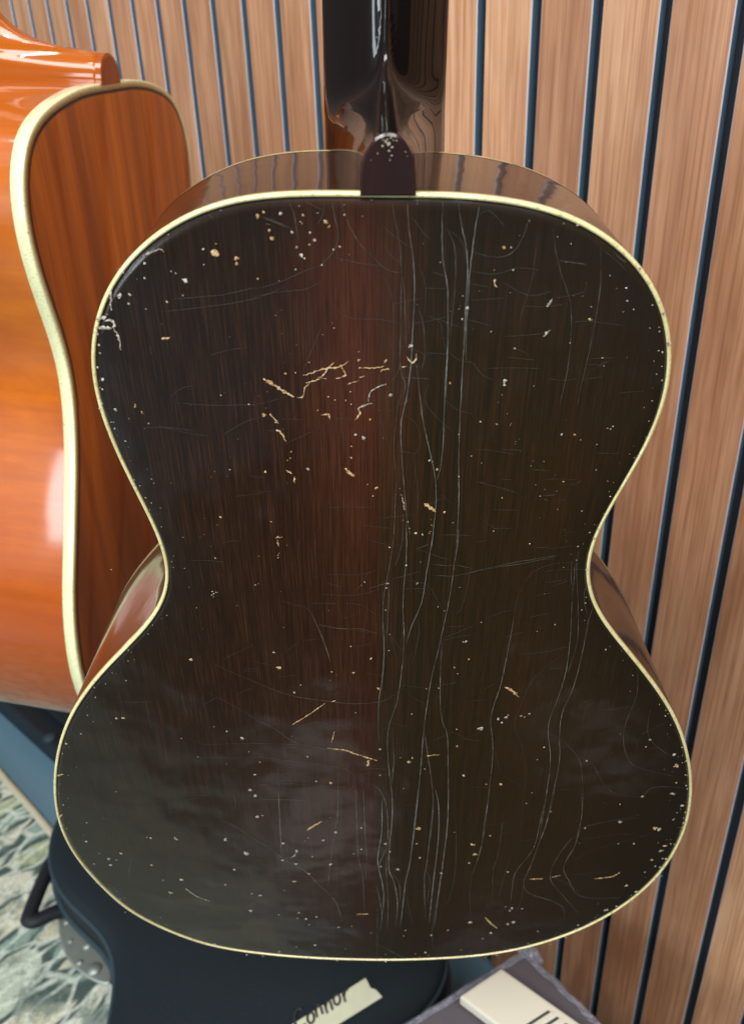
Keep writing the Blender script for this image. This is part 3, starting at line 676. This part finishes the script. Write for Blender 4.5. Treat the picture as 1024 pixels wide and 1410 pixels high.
# cracks and chips in the lacquer
def flat_mat(name, c, r=.6, var=.3):
    g = G(name, Roughness=r); n = g.noise(g.coord((500, 500, 500)), 1, 3, .7)
    g.set('Base_Color', g.mix(n, tuple(v * (1 - var) for v in c), tuple(v * (1 + var) for v in c))); return g.m
def chip_mat(name, a, b_, c_, fr=900):
    g = G(name, Roughness=.45); n = g.noise(g.coord((fr, fr, fr)), 1, 3, .7)
    g.set('Base_Color', g.ramp(n, [(.34, a), (.48, b_), (.64, c_)])); g.set('Normal', g.bump(n, .8, .0005)); return g.m
CM = {'f': flat_mat('faint_check', (.046, .038, .030)), 'c': chip_mat('lacquer_check', (.030, .026, .020), (.065, .060, .050), (.12, .115, .10), 110), 'C': chip_mat('open_check', (.050, .046, .038), (.095, .090, .078), (.20, .195, .175), 90),
      'W': chip_mat('deep_check', (.09, .087, .078), (.15, .148, .135), (.27, .27, .25), 80), 'O': chip_mat('bare_wood', (.20, .085, .020), (.46, .27, .09), (.62, .54, .40)), 'V': chip_mat('pale_scuff', (.10, .075, .05), (.34, .29, .22), (.66, .64, .58))}
CW = {'f': .00014, 'c': .00017, 'C': .00025, 'W': .00036}
mk = {k: ([], []) for k in CM}
def put(x, y, lift): return (x, y, arch(pol.k(x, y)) + lift)
def ribbon(k, P, w, lift, ragged=0.0, taper=True):
    V, F = mk[k]; Q = ccurve(P, 5, closed=False) if len(P) > 2 else resample(np.array(P), 4, False)
    L = np.r_[0, np.cumsum(np.hypot(*np.diff(Q, axis=0).T))]; Q = resample(Q, max(4, int(L[-1] / (.0016 if ragged == 0 else .0006))), False)
    d = np.gradient(Q, axis=0); d /= np.maximum(np.linalg.norm(d, axis=1)[:, None], 1e-9); nn = np.stack([-d[:, 1], d[:, 0]], 1); m = len(Q); b = len(V)
    for i in range(m):
        t = i / (m - 1); ww = w * (min(1, .25 + 4 * min(t, 1 - t)) if taper else 1)
        ww *= random.uniform(.8, 1.2) if ragged == 0 else 1 + ragged * random.uniform(-1, 1)
        off = (.00008 if ragged == 0 else .00022) * random.uniform(-1, 1)
        a = Q[i] + nn[i] * (ww / 2 + off); c_ = Q[i] - nn[i] * (ww / 2 - off)
        V.append(put(a[0], a[1], lift)); V.append(put(Q[i][0], Q[i][1], lift + (.00008 if ragged else .00002))); V.append(put(c_[0], c_[1], lift))
    for i in range(m - 1):
        for s in (0, 1): F.append((b + 3 * i + s, b + 3 * i + s + 1, b + 3 * i + 4 + s, b + 3 * i + 3 + s))
for ln in ST.strip().split('\n'):
    kk, rest = ln.split(' ', 1); P = [(a / 10000, b / 10000) for a, b in nums(rest)]
    if kk in CW: ribbon(kk, P, CW[kk], .00006 + .00001 * 'fcCW'.index(kk))
    else: ribbon(kk[0], P, float(kk[1:]) * .00017, .00012, .7)
def blob(k, x, y, r, asp=1.0, ang=0.0):
    V, F = mk[k]; b = len(V); n = 11; V.append(put(x, y, .00030))
    for i in range(n):
        t = 2 * math.pi * i / n; rr = r * random.uniform(.45, 1.45); dx = rr * math.cos(t) * asp; dy = rr * math.sin(t)
        V.append(put(x + dx * math.cos(ang) - dy * math.sin(ang), y + dx * math.sin(ang) + dy * math.cos(ang), .00012))
    for i in range(n): F.append((b, b + 1 + i, b + 1 + (i + 1) % n))
for q in DS.split():
    x, y, r = [float(v) for v in q[1:].split(',')]
    blob('O' if q[0] == 'o' else 'V', x / 10000, y / 10000, r / 100000 * .85, random.uniform(.75, 1.2), random.uniform(0, 3))
# tiny nicks crowd along the edge of the plate and dust the field
N1 = normals(P1)
for i in range(260):
    j = random.randrange(len(P1)); d = .0025 + abs(random.gauss(0, .004)); q = P1[j] - N1[j] * d
    if q[1] > -.03 and random.random() < .5: continue
    blob('V' if random.random() < .75 else 'O', q[0], q[1], random.uniform(.00008, .00026), random.uniform(.7, 2.2), random.uniform(0, 3))
for i in range(240):
    q = P1[random.randrange(len(P1))] * random.random() ** .5 + np.array([0, -.27]) * 0; q = np.array([q[0], q[1]])
    if pol.k(q[0], q[1]) < .97: blob('V' if random.random() < .6 else 'O', q[0], q[1], random.uniform(.00005, .00014), random.uniform(.6, 1.6), random.uniform(0, 3))
# hair-fine polishing scratches, mostly across the grain
for i in range(150):
    x = random.uniform(-.14, .15); y = random.uniform(-.45, -.02); 
    if pol.k(x, y) > .9: continue
    l = random.uniform(.004, .022); a = random.gauss(.05, .35); ribbon('f', [(x, y), (x + l * .5 * math.cos(a), y + l * .5 * math.sin(a) + random.gauss(0, .0005)), (x + l * math.cos(a), y + l * math.sin(a))], .00011, .00005)
nm_ = {'f': 'faint_check', 'c': 'fine_check', 'C': 'open_check', 'W': 'deep_check', 'O': 'bare_wood_chip', 'V': 'pale_chip'}
lb_ = {'f': 'hair-fine scratches and faint checks', 'c': 'thin grey checks in the lacquer', 'C': 'long open checks running down the back', 'W': 'pale deep checks near the tail', 'O': 'orange chips down to bare wood', 'V': 'small pale dings and scuffs'}
for k, (V, F) in mk.items():
    o = mesh(nm_[k], V, F, CM[k], old, k in 'OV'); o['kind'] = 'stuff'; o['label'] = lb_[k]
# worn patch of bare wood on the tip of the heel cap
V = []; F = []
for (x, y, r) in [(-.001, .0155, .0007), (.0002, .0148, .0009), (.0012, .0139, .0006), (-.002, .0142, .0005), (.0001, .0128, .0006), (.0010, .0112, .0005), (-.0035, .0120, .0004), (.0004, .0100, .0004), (-.0018, .0160, .0005), (.0008, .0168, .0007), (-.0008, .0152, .0006), (.0026, .0158, .0004), (.0055, .0125, .0004), (.0062, .0112, .0003), (-.0004, .0163, .0006), (-.0058, .0100, .0003), (.0015, .0160, .0004)]:
    r *= .6; b = len(V); V.append((x + CX, y, .00115))
    for i in range(7): t = 2 * math.pi * i / 7; rr = r * random.uniform(.35, 1.5); V.append((x + CX + rr * math.cos(t), y + rr * math.sin(t), .00106))
    F += [(b, b + 1 + i, b + 1 + (i + 1) % 7) for i in range(7)]
o = mesh('worn_spot', V, F, CM['V'], old, False); o['kind'] = 'stuff'

# ---------------------------------------------------------------- the amber guitar
def amber_back_mat():
    g = G('amber_mahogany'); med = g.noise(g.coord((55, 2.5, 1), (2, 0, 0)), 1, 4, .55, .3); fine = g.noise(g.coord((700, 12, 1)), 1, 4, .6)
    fig = g.noise(g.coord((22, 1.3, 1), (5, 0, 0)), 1, 3, .5)
    c = g.ramp(med, [(.30, (.32, .072, .005)), (.5, (.52, .130, .007)), (.7, (.68, .200, .011))])
    c = g.mix(g.ramp(fig, [(.50, 0.), (.62, .55)]), c, (.15, .026, .006)); c = g.mix(g.ramp(fine, [(.35, .35), (.6, 0)]), c, (.15, .030, .006))
    y = g.sep(g.coord())[1]; c = g.mix(g.ramp(g.math('MULTIPLY', y, -1 / .5), [(0., 0.), (.35, .05), (.65, .50), (1., .75)]), c, (.13, .025, .005))
    g.set('Base_Color', c); g.set('Roughness', .3); g.set('Coat_Weight', .7); g.set('Coat_IOR', 1.4); g.set('Specular_IOR_Level', .2); g.set('Coat_Roughness', .06); g.set('Coat_Normal', g.bump(g.noise(g.coord(), 14, 2), .05, .003)); return g.m
def amber_side_mat():
    g = G('flamed_amber_side'); v = g.coord((1, 1, 1))
    flame = g.noise(g.coord((6, 75, 30), rot=(0, 0, .06)), 1, 4, .6, .8); grain = g.noise(g.coord((500, 30, 9)), 1, 3, .6); br = g.noise(g.coord((5, 9, 14)), 1, 3, .5)
    y = g.sep(v)[1]; z = g.sep(v)[2]
    c = g.ramp(g.math('MULTIPLY', y, -1 / .52), [(0., (.36, .085, .006)), (.12, (.50, .135, .006)), (.30, (.56, .150, .004)), (.55, (.47, .105, .003)), (.76, (.34, .064, .003)), (1., (.17, .045, .014))])
    c = g.mix(g.ramp(flame, [(.35, .30), (.65, 0.)]), c, (.30, .055, .003)); c = g.mix(g.ramp(grain, [(.35, .3), (.6, 0.)]), c, (.25, .045, .003)); c = g.mix(g.ramp(br, [(.4, .35), (.6, 0.)]), c, (.30, .055, .004))
    g.set('Base_Color', c); g.set('Roughness', .3); g.set('Coat_Weight', .8); g.set('Coat_IOR', 1.42); g.set('Specular_IOR_Level', .2); g.set('Coat_Roughness', .06); g.set('Coat_Normal', g.bump(g.noise(g.coord(), 14, 2), .07, .004)); return g.m
def amber_neck_mat(): return side_mat('amber_neck', (.26, .058, .004), (.40, .100, .006), (12, 140, 12), .05, .05)
M2 = Matrix(((-.53335, .14120, .83403, -.59242), (.83679, -.05619, .54463, -.22624), (.12377, .98838, -.08818, 1.05251), (0, 0, 0, 1)))
amb = empty('acoustic_guitar', M2)
tag(amb, 'glossy amber acoustic guitar with wide cream binding standing at the left', 'guitar')
H = [(0, 0), (41, 0), (71, -4), (94, -9), (112, -16), (124, -24), (133, -37), (139, -50), (142, -65), (143, -81), (142, -96), (139, -116), (132, -147), (128, -174), (130, -202), (137, -230), (146, -257), (157, -284), (170, -316), (184, -349), (192, -376), (197, -402), (199, -425), (198, -450), (191, -484), (172, -512), (130, -532), (60, -542), (0, -543)]
HP = [(x / 1000, y / 1000) for x, y in H] + [(-x / 1000, y / 1000) for x, y in H[-2:0:-1]]
P2 = outline(HP, 360, 3)
DLN = G('dark_purfling', Base_Color=(.01, .012, .012), Roughness=.3).m
BIND2 = binding_mat('cream_binding', (.74, .76, .42), (.82, .84, .52))
def depth2(P): return .112 + .012 * np.clip(-P[:, 1] / .5, 0, 1)
body(amb, P2, depth2, .0052, .0094, (amber_back_mat(), BIND2, amber_side_mat(), TOPM), None, DLN)
AN = amber_neck_mat()
hp = [(-.002, -.001, .0150), (.006, -.001, .0150), (.012, -.002, .0125), (.0165, -.003, .0085), (.0190, -.006, .0068), (.0205, -.020, .0065), (.0225, -.040, .006), (.0265, -.058, .006), (.034, -.073, .005), (.045, -.084, .004), (.062, -.092, .003), (.09, -.096, .001), (.2, -.11, 0), (.34, -.11, 0)]
hd = ccurve(hp, 5, closed=False)
neck(amb, AN, [(a, b, max(c, .0)) for a, b, c in hd], .34, .0285, .0245, -.119, 0.0, -.0965, 2.0, 1.6)
U = [(-.0152, -.001), (-.0150, .006), (-.0128, .012), (-.0085, .0165), (0, .0192), (.0085, .0165), (.0128, .012), (.0150, .006), (.0152, -.001)]
U = ccurve(U, 6, closed=False); nu = len(U); V = ring3(U, -.004) + ring3(U, .0006) + ring3(U * .9, .0014); F = strip([[0] * nu] * 3, True)[1]; F.append(tuple(2 * nu + i for i in range(nu)))
mesh('heel_cap', V, F, side_mat('amber_heel_cap', (.24, .050, .006), (.34, .08, .01)), amb, False)

# ================================================================ cases on the floor
def leather(name, c, rough=.5):
    g = G(name, Roughness=rough); n = g.noise(g.coord((1, 1, 1)), 900, 2, .6); b = g.noise(g.coord((1, 1, 1)), 7, 3, .5)
    g.set('Base_Color', g.mix(b, tuple(v * .8 for v in c), tuple(v * 1.25 for v in c))); g.set('Normal', g.bump(n, .7, .0012)); g.set('Specular_IOR_Level', .3); return g.m
NAVY = leather('navy_leatherette', (.0035, .0100, .0155), .62); NAVY2 = leather('navy_piping', (.020, .038, .052), .4); BLK = leather('black_plastic', (.008, .011, .016), .4)
CASE = [(-.843, -.350), (-.807, -.364), (-.764, -.370), (-.712, -.366), (-.674, -.363), (-.640, -.370), (-.610, -.384), (-.560, -.425), (-.515, -.475), (-.440, -.49), (-.385, -.42), (-.362, -.33), (-.345, -.24), (-.336, -.19), (-.334, -.16), (-.345, -.125), (-.384, -.091), (-.47, -.070), (-.593, -.068), (-.723, -.090), (-.842, -.142), (-.905, -.229), (-.892, -.310)]
CP = outline(CASE, 260, 3)
case = empty('guitar_case', Matrix.Identity(4)); tag(case, 'navy guitar case lying under the dark guitar with a cream name tape on its lid', 'guitar case')
CN = normals(CP); c0 = CP.mean(0)
def solid(name, P, N, prof, mat, parent, capk=None):
    rings = [ring3(P + N * o, z) for o, z in prof]; V, F = strip(rings); n = len(P); z = prof[-1][1]; Q = P + N * prof[-1][0]; c = Q.mean(0)
    for k in (.9, .6, .3):
        V += ring3(c + (Q - c) * k, z + .0035 * (1 - k)); 
    m = len(prof) * n
    F += [(m - n + i, m - n + (i + 1) % n, m + (i + 1) % n, m + i) for i in range(n)]
    for a in range(2): F += [(m + a * n + i, m + a * n + (i + 1) % n, m + (a + 1) * n + (i + 1) % n, m + (a + 1) * n + i) for i in range(n)]
    V.append((c[0], c[1], z + .0035)); F += [(m + 2 * n + i, m + 2 * n + (i + 1) % n, len(V) - 1) for i in range(n)]
    return mesh(name, V, F, mat, parent)
solid('case_base', CP, CN, [(-.012, .006), (-.004, .010), (-.004, .108), (-.010, .110)], NAVY, case)
solid('lid', CP, CN, [(-.012, .111), (0.004, .111), (.006, .116), (.006, .148), (.003, .155), (-.003, .1585), (-.010, .1600)], NAVY, case)
V, F = tube(ring3(CP + CN * .0065, .113), .0042, 8, True); mesh('lid_piping', V, F, NAVY2, case)
V, F = tube(ring3(CP + CN * .0045, .150), .0030, 8, True); mesh('top_piping', V, F, NAVY2, case)
hd_ = ccurve([(-.880, -.325, .086), (-.890, -.341, .088), (-.862, -.371, .09), (-.830, -.402, .09), (-.821, -.408, .09), (-.813, -.402, .089), (-.810, -.380, .085), (-.806, -.366, .080)], 6, closed=False)
V, F = tube(hd_, .0105, 10, False, .75); mesh('handle', V, F, BLK, case)
g = G('brushed_pewter', Metallic=.7, Roughness=.5); g.set('Base_Color', g.mix(g.noise(g.coord((80, 80, 400)), 1, 3), (.20, .24, .22), (.33, .37, .34))); PEW = g.m
LT = ccurve([(-.826, -.366), (-.800, -.381), (-.770, -.392), (-.735, -.396), (-.700, -.390), (-.676, -.378), (-.690, -.366), (-.740, -.362), (-.790, -.358)], 6); LN = normals(LT)
V, F = strip([ring3(LT, .069), ring3(LT, .0705), ring3(LT - LN * .002, .072)]); n = len(LT); F.append(tuple(2 * n + i for i in range(n)))
lat = mesh('latch', V, F, PEW, case, False)
for (x, y, r) in ((-.795, -.372, .0045), (-.765, -.382, .0035), (-.728, -.388, .0045), (-.705, -.380, .0095), (-.742, -.370, .0065)):
    bm = bmesh.new(); bmesh.ops.create_uvsphere(bm, u_segments=16, v_segments=8, radius=r, matrix=Matrix.Translation((x, y, .072)) @ Matrix.Diagonal((1, 1, .55, 1))); from_bm('rivet', bm, PEW, lat, True)

# cream tape with a handwritten name
tp = [(-.4300, -.3230), (-.3975, -.1990), (-.3905, -.2015), (-.3860, -.2035), (-.3800, -.2010), (-.3693, -.2020), (-.4010, -.3120)]
g = G('cream_tape', Roughness=.6); g.set('Base_Color', g.mix(g.noise(g.coord((90, 90, 90)), 1, 3), (.42, .46, .34), (.54, .57, .43))); 
TZ = .1639
V = [(x, y, TZ) for x, y in tp] + [(x, y, TZ + .0006) for x, y in tp]; n = len(tp)
F = [tuple(range(n))[::-1], tuple(n + i for i in range(n))] + [(i, (i + 1) % n, n + (i + 1) % n, n + i) for i in range(n)]
tape = mesh('name_tape', V, F, g.m, None, False); tag(tape, 'torn cream tape handwritten Connor stuck on the navy case lid', 'tape')
INK = flat_mat('marker_ink', (.022, .024, .028), .5)
LET = {'C': [[(.62, .85), (.45, 1.0), (.2, .9), (.08, .55), (.15, .15), (.4, 0), (.65, .12)]], 'o': [[(.3, .5), (.12, .38), (.1, .15), (.25, 0), (.45, .1), (.48, .35), (.3, .5)]],
       'n': [[(.08, .5), (.1, 0)], [(.1, .3), (.25, .5), (.42, .42), (.45, 0)]], 'r': [[(.1, .5), (.12, 0)], [(.12, .28), (.28, .48), (.5, .5)]]}
o0 = np.array([-.4120, -.2905]); ux = np.array([.0300, .1100]); ux /= np.linalg.norm(ux); uy = np.array([-ux[1], ux[0]]); S = .022; cur = 0.0; V = []; F = []
for ch in 'Connor':
    for st in LET[ch]:
        P = ccurve(st, 5, closed=False) if len(st) > 2 else np.array(st, float)
        hj = random.uniform(.92, 1.10); Q = [o0 + ux * (cur + S * (p[0] * .84 + .26 * p[1])) + uy * S * (p[1] * hj + .05 * math.sin(cur * 300)) for p in P]
        v, f = tube([(q[0], q[1], TZ + .0008) for q in Q], .0014, 6, False, .3); b = len(V); V += v; F += [tuple(b + i for i in q) for q in f]
    cur += S * (.62 if ch == 'C' else .50)
o = mesh('handwriting', V, F, INK, tape); 

# long dark case along the foot of the wall
lc = empty('guitar_case', Matrix.Identity(4)); tag(lc, 'dark case with a round stud lying against the wall below the amber guitar', 'guitar case')
bm = bmesh.new(); box_bm(bm, (-1.62, -.135, .031), (1.22, .200, .058), Matrix.Rotation(math.radians(2), 3, 'Z'), .006); from_bm('case_base', bm, BLK, lc)
bm = bmesh.new(); box_bm(bm, (-1.62, -.125, .067), (1.19, .150, .012), Matrix.Rotation(math.radians(2), 3, 'Z'), .004); from_bm('lid', bm, NAVY, lc)
bm = bmesh.new(); bmesh.ops.create_uvsphere(bm, u_segments=16, v_segments=8, radius=.012, matrix=Matrix.Translation((-1.175, -.214, .061)) @ Matrix.Diagonal((1, 1, .5, 1))); from_bm('stud', bm, NAVY2, lc, True)

# mauve box with clear wrap, and the white device on it
e1 = Vector((-.0417, -.1323, 0)).normalized(); e2 = Vector((.0932, -.0141, 0)).normalized(); C0 = Vector((-.2482, -.1186, 0))
def quadbox(bm, o, a, b, z0, z1, bev=.0):
    vs = [bm.verts.new((p.x, p.y, z)) for z in (z0, z1) for p in (o, o + a, o + a + b, o + b)]
    f = [(3, 2, 1, 0), (4, 5, 6, 7), (0, 1, 5, 4), (1, 2, 6, 5), (2, 3, 7, 6), (3, 0, 4, 7)]
    fs = [bm.faces.new([vs[i] for i in q]) for q in f]; bmesh.ops.recalc_face_normals(bm, faces=fs)
    if bev: bmesh.ops.bevel(bm, geom=list({e for q in fs for e in q.edges}), offset=bev, segments=2, affect='EDGES', profile=.6)
bx = empty('box', Matrix.Identity(4)); tag(bx, 'mauve grey box with crumpled clear film along its edges at the bottom right', 'box')
g = G('mauve_board', Roughness=.7); g.set('Base_Color', g.mix(g.noise(g.coord((30, 30, 30)), 1, 4), (.070, .062, .075), (.10, .090, .105))); MAU = g.m
bm = bmesh.new(); quadbox(bm, C0, e1 * .19, e2 * .20, .0097, .2685, .003); from_bm('carton', bm, MAU, bx)
g = G('crumpled_film', Base_Color=(.36, .39, .50), Roughness=.14, Alpha=.5, Specular_IOR_Level=.8); g.set('Coat_Weight', 1.); fb = g.noise(g.coord((120, 120, 120)), 1, 4, .7, 1.0); g.set('Normal', g.bump(fb, 1., .006)); FILM = g.m
def film(a0, a1, out, m=60, k=9):
    V = []; F = []
    for i in range(m + 1):
        p = a0 + (a1 - a0) * (i / m)
        for j in range(k):
            t = j / (k - 1); q = p + out * (-.007 + .012 * t); z = .2695 - (.022 * max(0, t - .5) ** 1.1)
            d = .0016 * mnoise.noise(Vector((i * .21, j * .9, out.x * 50))); V.append((q.x + d, q.y + d, z + abs(d) * 1.4 + .0015))
    for i in range(m):
        for j in range(k - 1): a = i * k + j; F.append((a, a + 1, a + k + 1, a + k))
    return V, F
V, F = film(C0 - e1 * .004, C0 + e1 * .19, -e2); mesh('clear_film', V, F, FILM, bx)
V, F = film(C0 - e2 * .004, C0 + e2 * .16, -e1); mesh('clear_film', V, F, FILM, bx)
bm = bmesh.new(); bmesh.ops.create_icosphere(bm, subdivisions=4, radius=.009, matrix=Matrix.Translation(C0 + Vector((.006, .002, .266))) @ Matrix.Diagonal((1.3, .9, .8, 1)))
for v in bm.verts: v.co += v.normal * .0045 * mnoise.noise(v.co * 160)
from_bm('film_knot', bm, FILM, bx, True)

d0 = Vector((-.2443, -.1670, 0)); a = Vector((-.2576, -.2147, 0)) - d0; b = (Vector((-.1618, -.1627, 0)) - d0)
dv = empty('plastic_device', Matrix.Identity(4)); tag(dv, 'long off-white plastic device with dark vent slots lying on the mauve box', 'device')
WHT = G('off_white_plastic', Base_Color=(.62, .60, .50), Roughness=.35); 
WHT.set('Base_Color', WHT.mix(WHT.noise(WHT.coord((9, 9, 9)), 1, 3), (.58, .57, .48), (.66, .64, .55))); WHT = WHT.m
bm = bmesh.new(); quadbox(bm, d0, a, b * 2.1, .2885, .300, .0022); from_bm('casing', bm, WHT, dv)
SLM = G('slot_dark', Base_Color=(.03, .04, .04), Roughness=.6).m
for i in range(7):
    p = d0 + b * (.67 + .105 * i) + a * .16
    q = a * .62 + b * -.02; bm = bmesh.new(); quadbox(bm, p, q, b.normalized() * .0026, .2999, .3004, 0); from_bm('slot', bm, SLM, dv)
    p2 = p + b.normalized() * .0030; bm = bmesh.new(); quadbox(bm, p2, q, b.normalized() * .0028, .2999, .3016, .0005); from_bm('rib', bm, WHT, dv)
# small orange scrap between case and box
bm = bmesh.new(); quadbox(bm, Vector((-.333, -.150, 0)), Vector((.020, -.030, 0)), Vector((.022, .015, 0)), .0, .100, .002)
o = from_bm('wooden_block', bm, G('orange_wood', Base_Color=(.40, .17, .05), Roughness=.5).m, None); tag(o, 'orange brown wooden block between the navy case and the mauve box', 'block')

# brown mat and pale sheets, added out of view for their reflections in the lacquer
g = G('added_brown_mat', Roughness=.95); g.set('Base_Color', g.mix(g.noise(g.coord((200, 200, 1)), 1, 3), (.020, .014, .009), (.036, .026, .017)))
bm = bmesh.new(); box_bm(bm, (.62, -.775, .005), (1.66, 1.45, .009), None, .002); o = from_bm('mat', bm, g.m, None); tag(o, 'dark brown floor mat added out of view to darken the reflection in the right of the lacquered back', 'mat')
PAP = flat_mat('added_paper', (.62, .64, .66), .8, .06)
for (x, y, sx, sy, a, lb) in ((-.08, -.67, .15, .21, .4, 'pale sheet added out of view to put a blurred reflection in the lower bout left of the seam'), (.35, -.44, .060, .15, -.3, 'small pale sheet added out of view to put a glint at the right waist')):
    V = []; F = []; m = 8
    for j in range(m + 1):
        for i in range(m + 1):
            u, v_ = (i / m - .5) * sx, (j / m - .5) * sy; V.append((x + u * math.cos(a) - v_ * math.sin(a), y + u * math.sin(a) + v_ * math.cos(a), .0125 + .004 * (i / m - .5) ** 2 * 4))
    for j in range(m):
        for i in range(m): q = j * (m + 1) + i; F.append((q, q + 1, q + m + 2, q + m + 1))
    o = mesh('added_paper', V, F, PAP); tag(o, lb, 'added_paper')
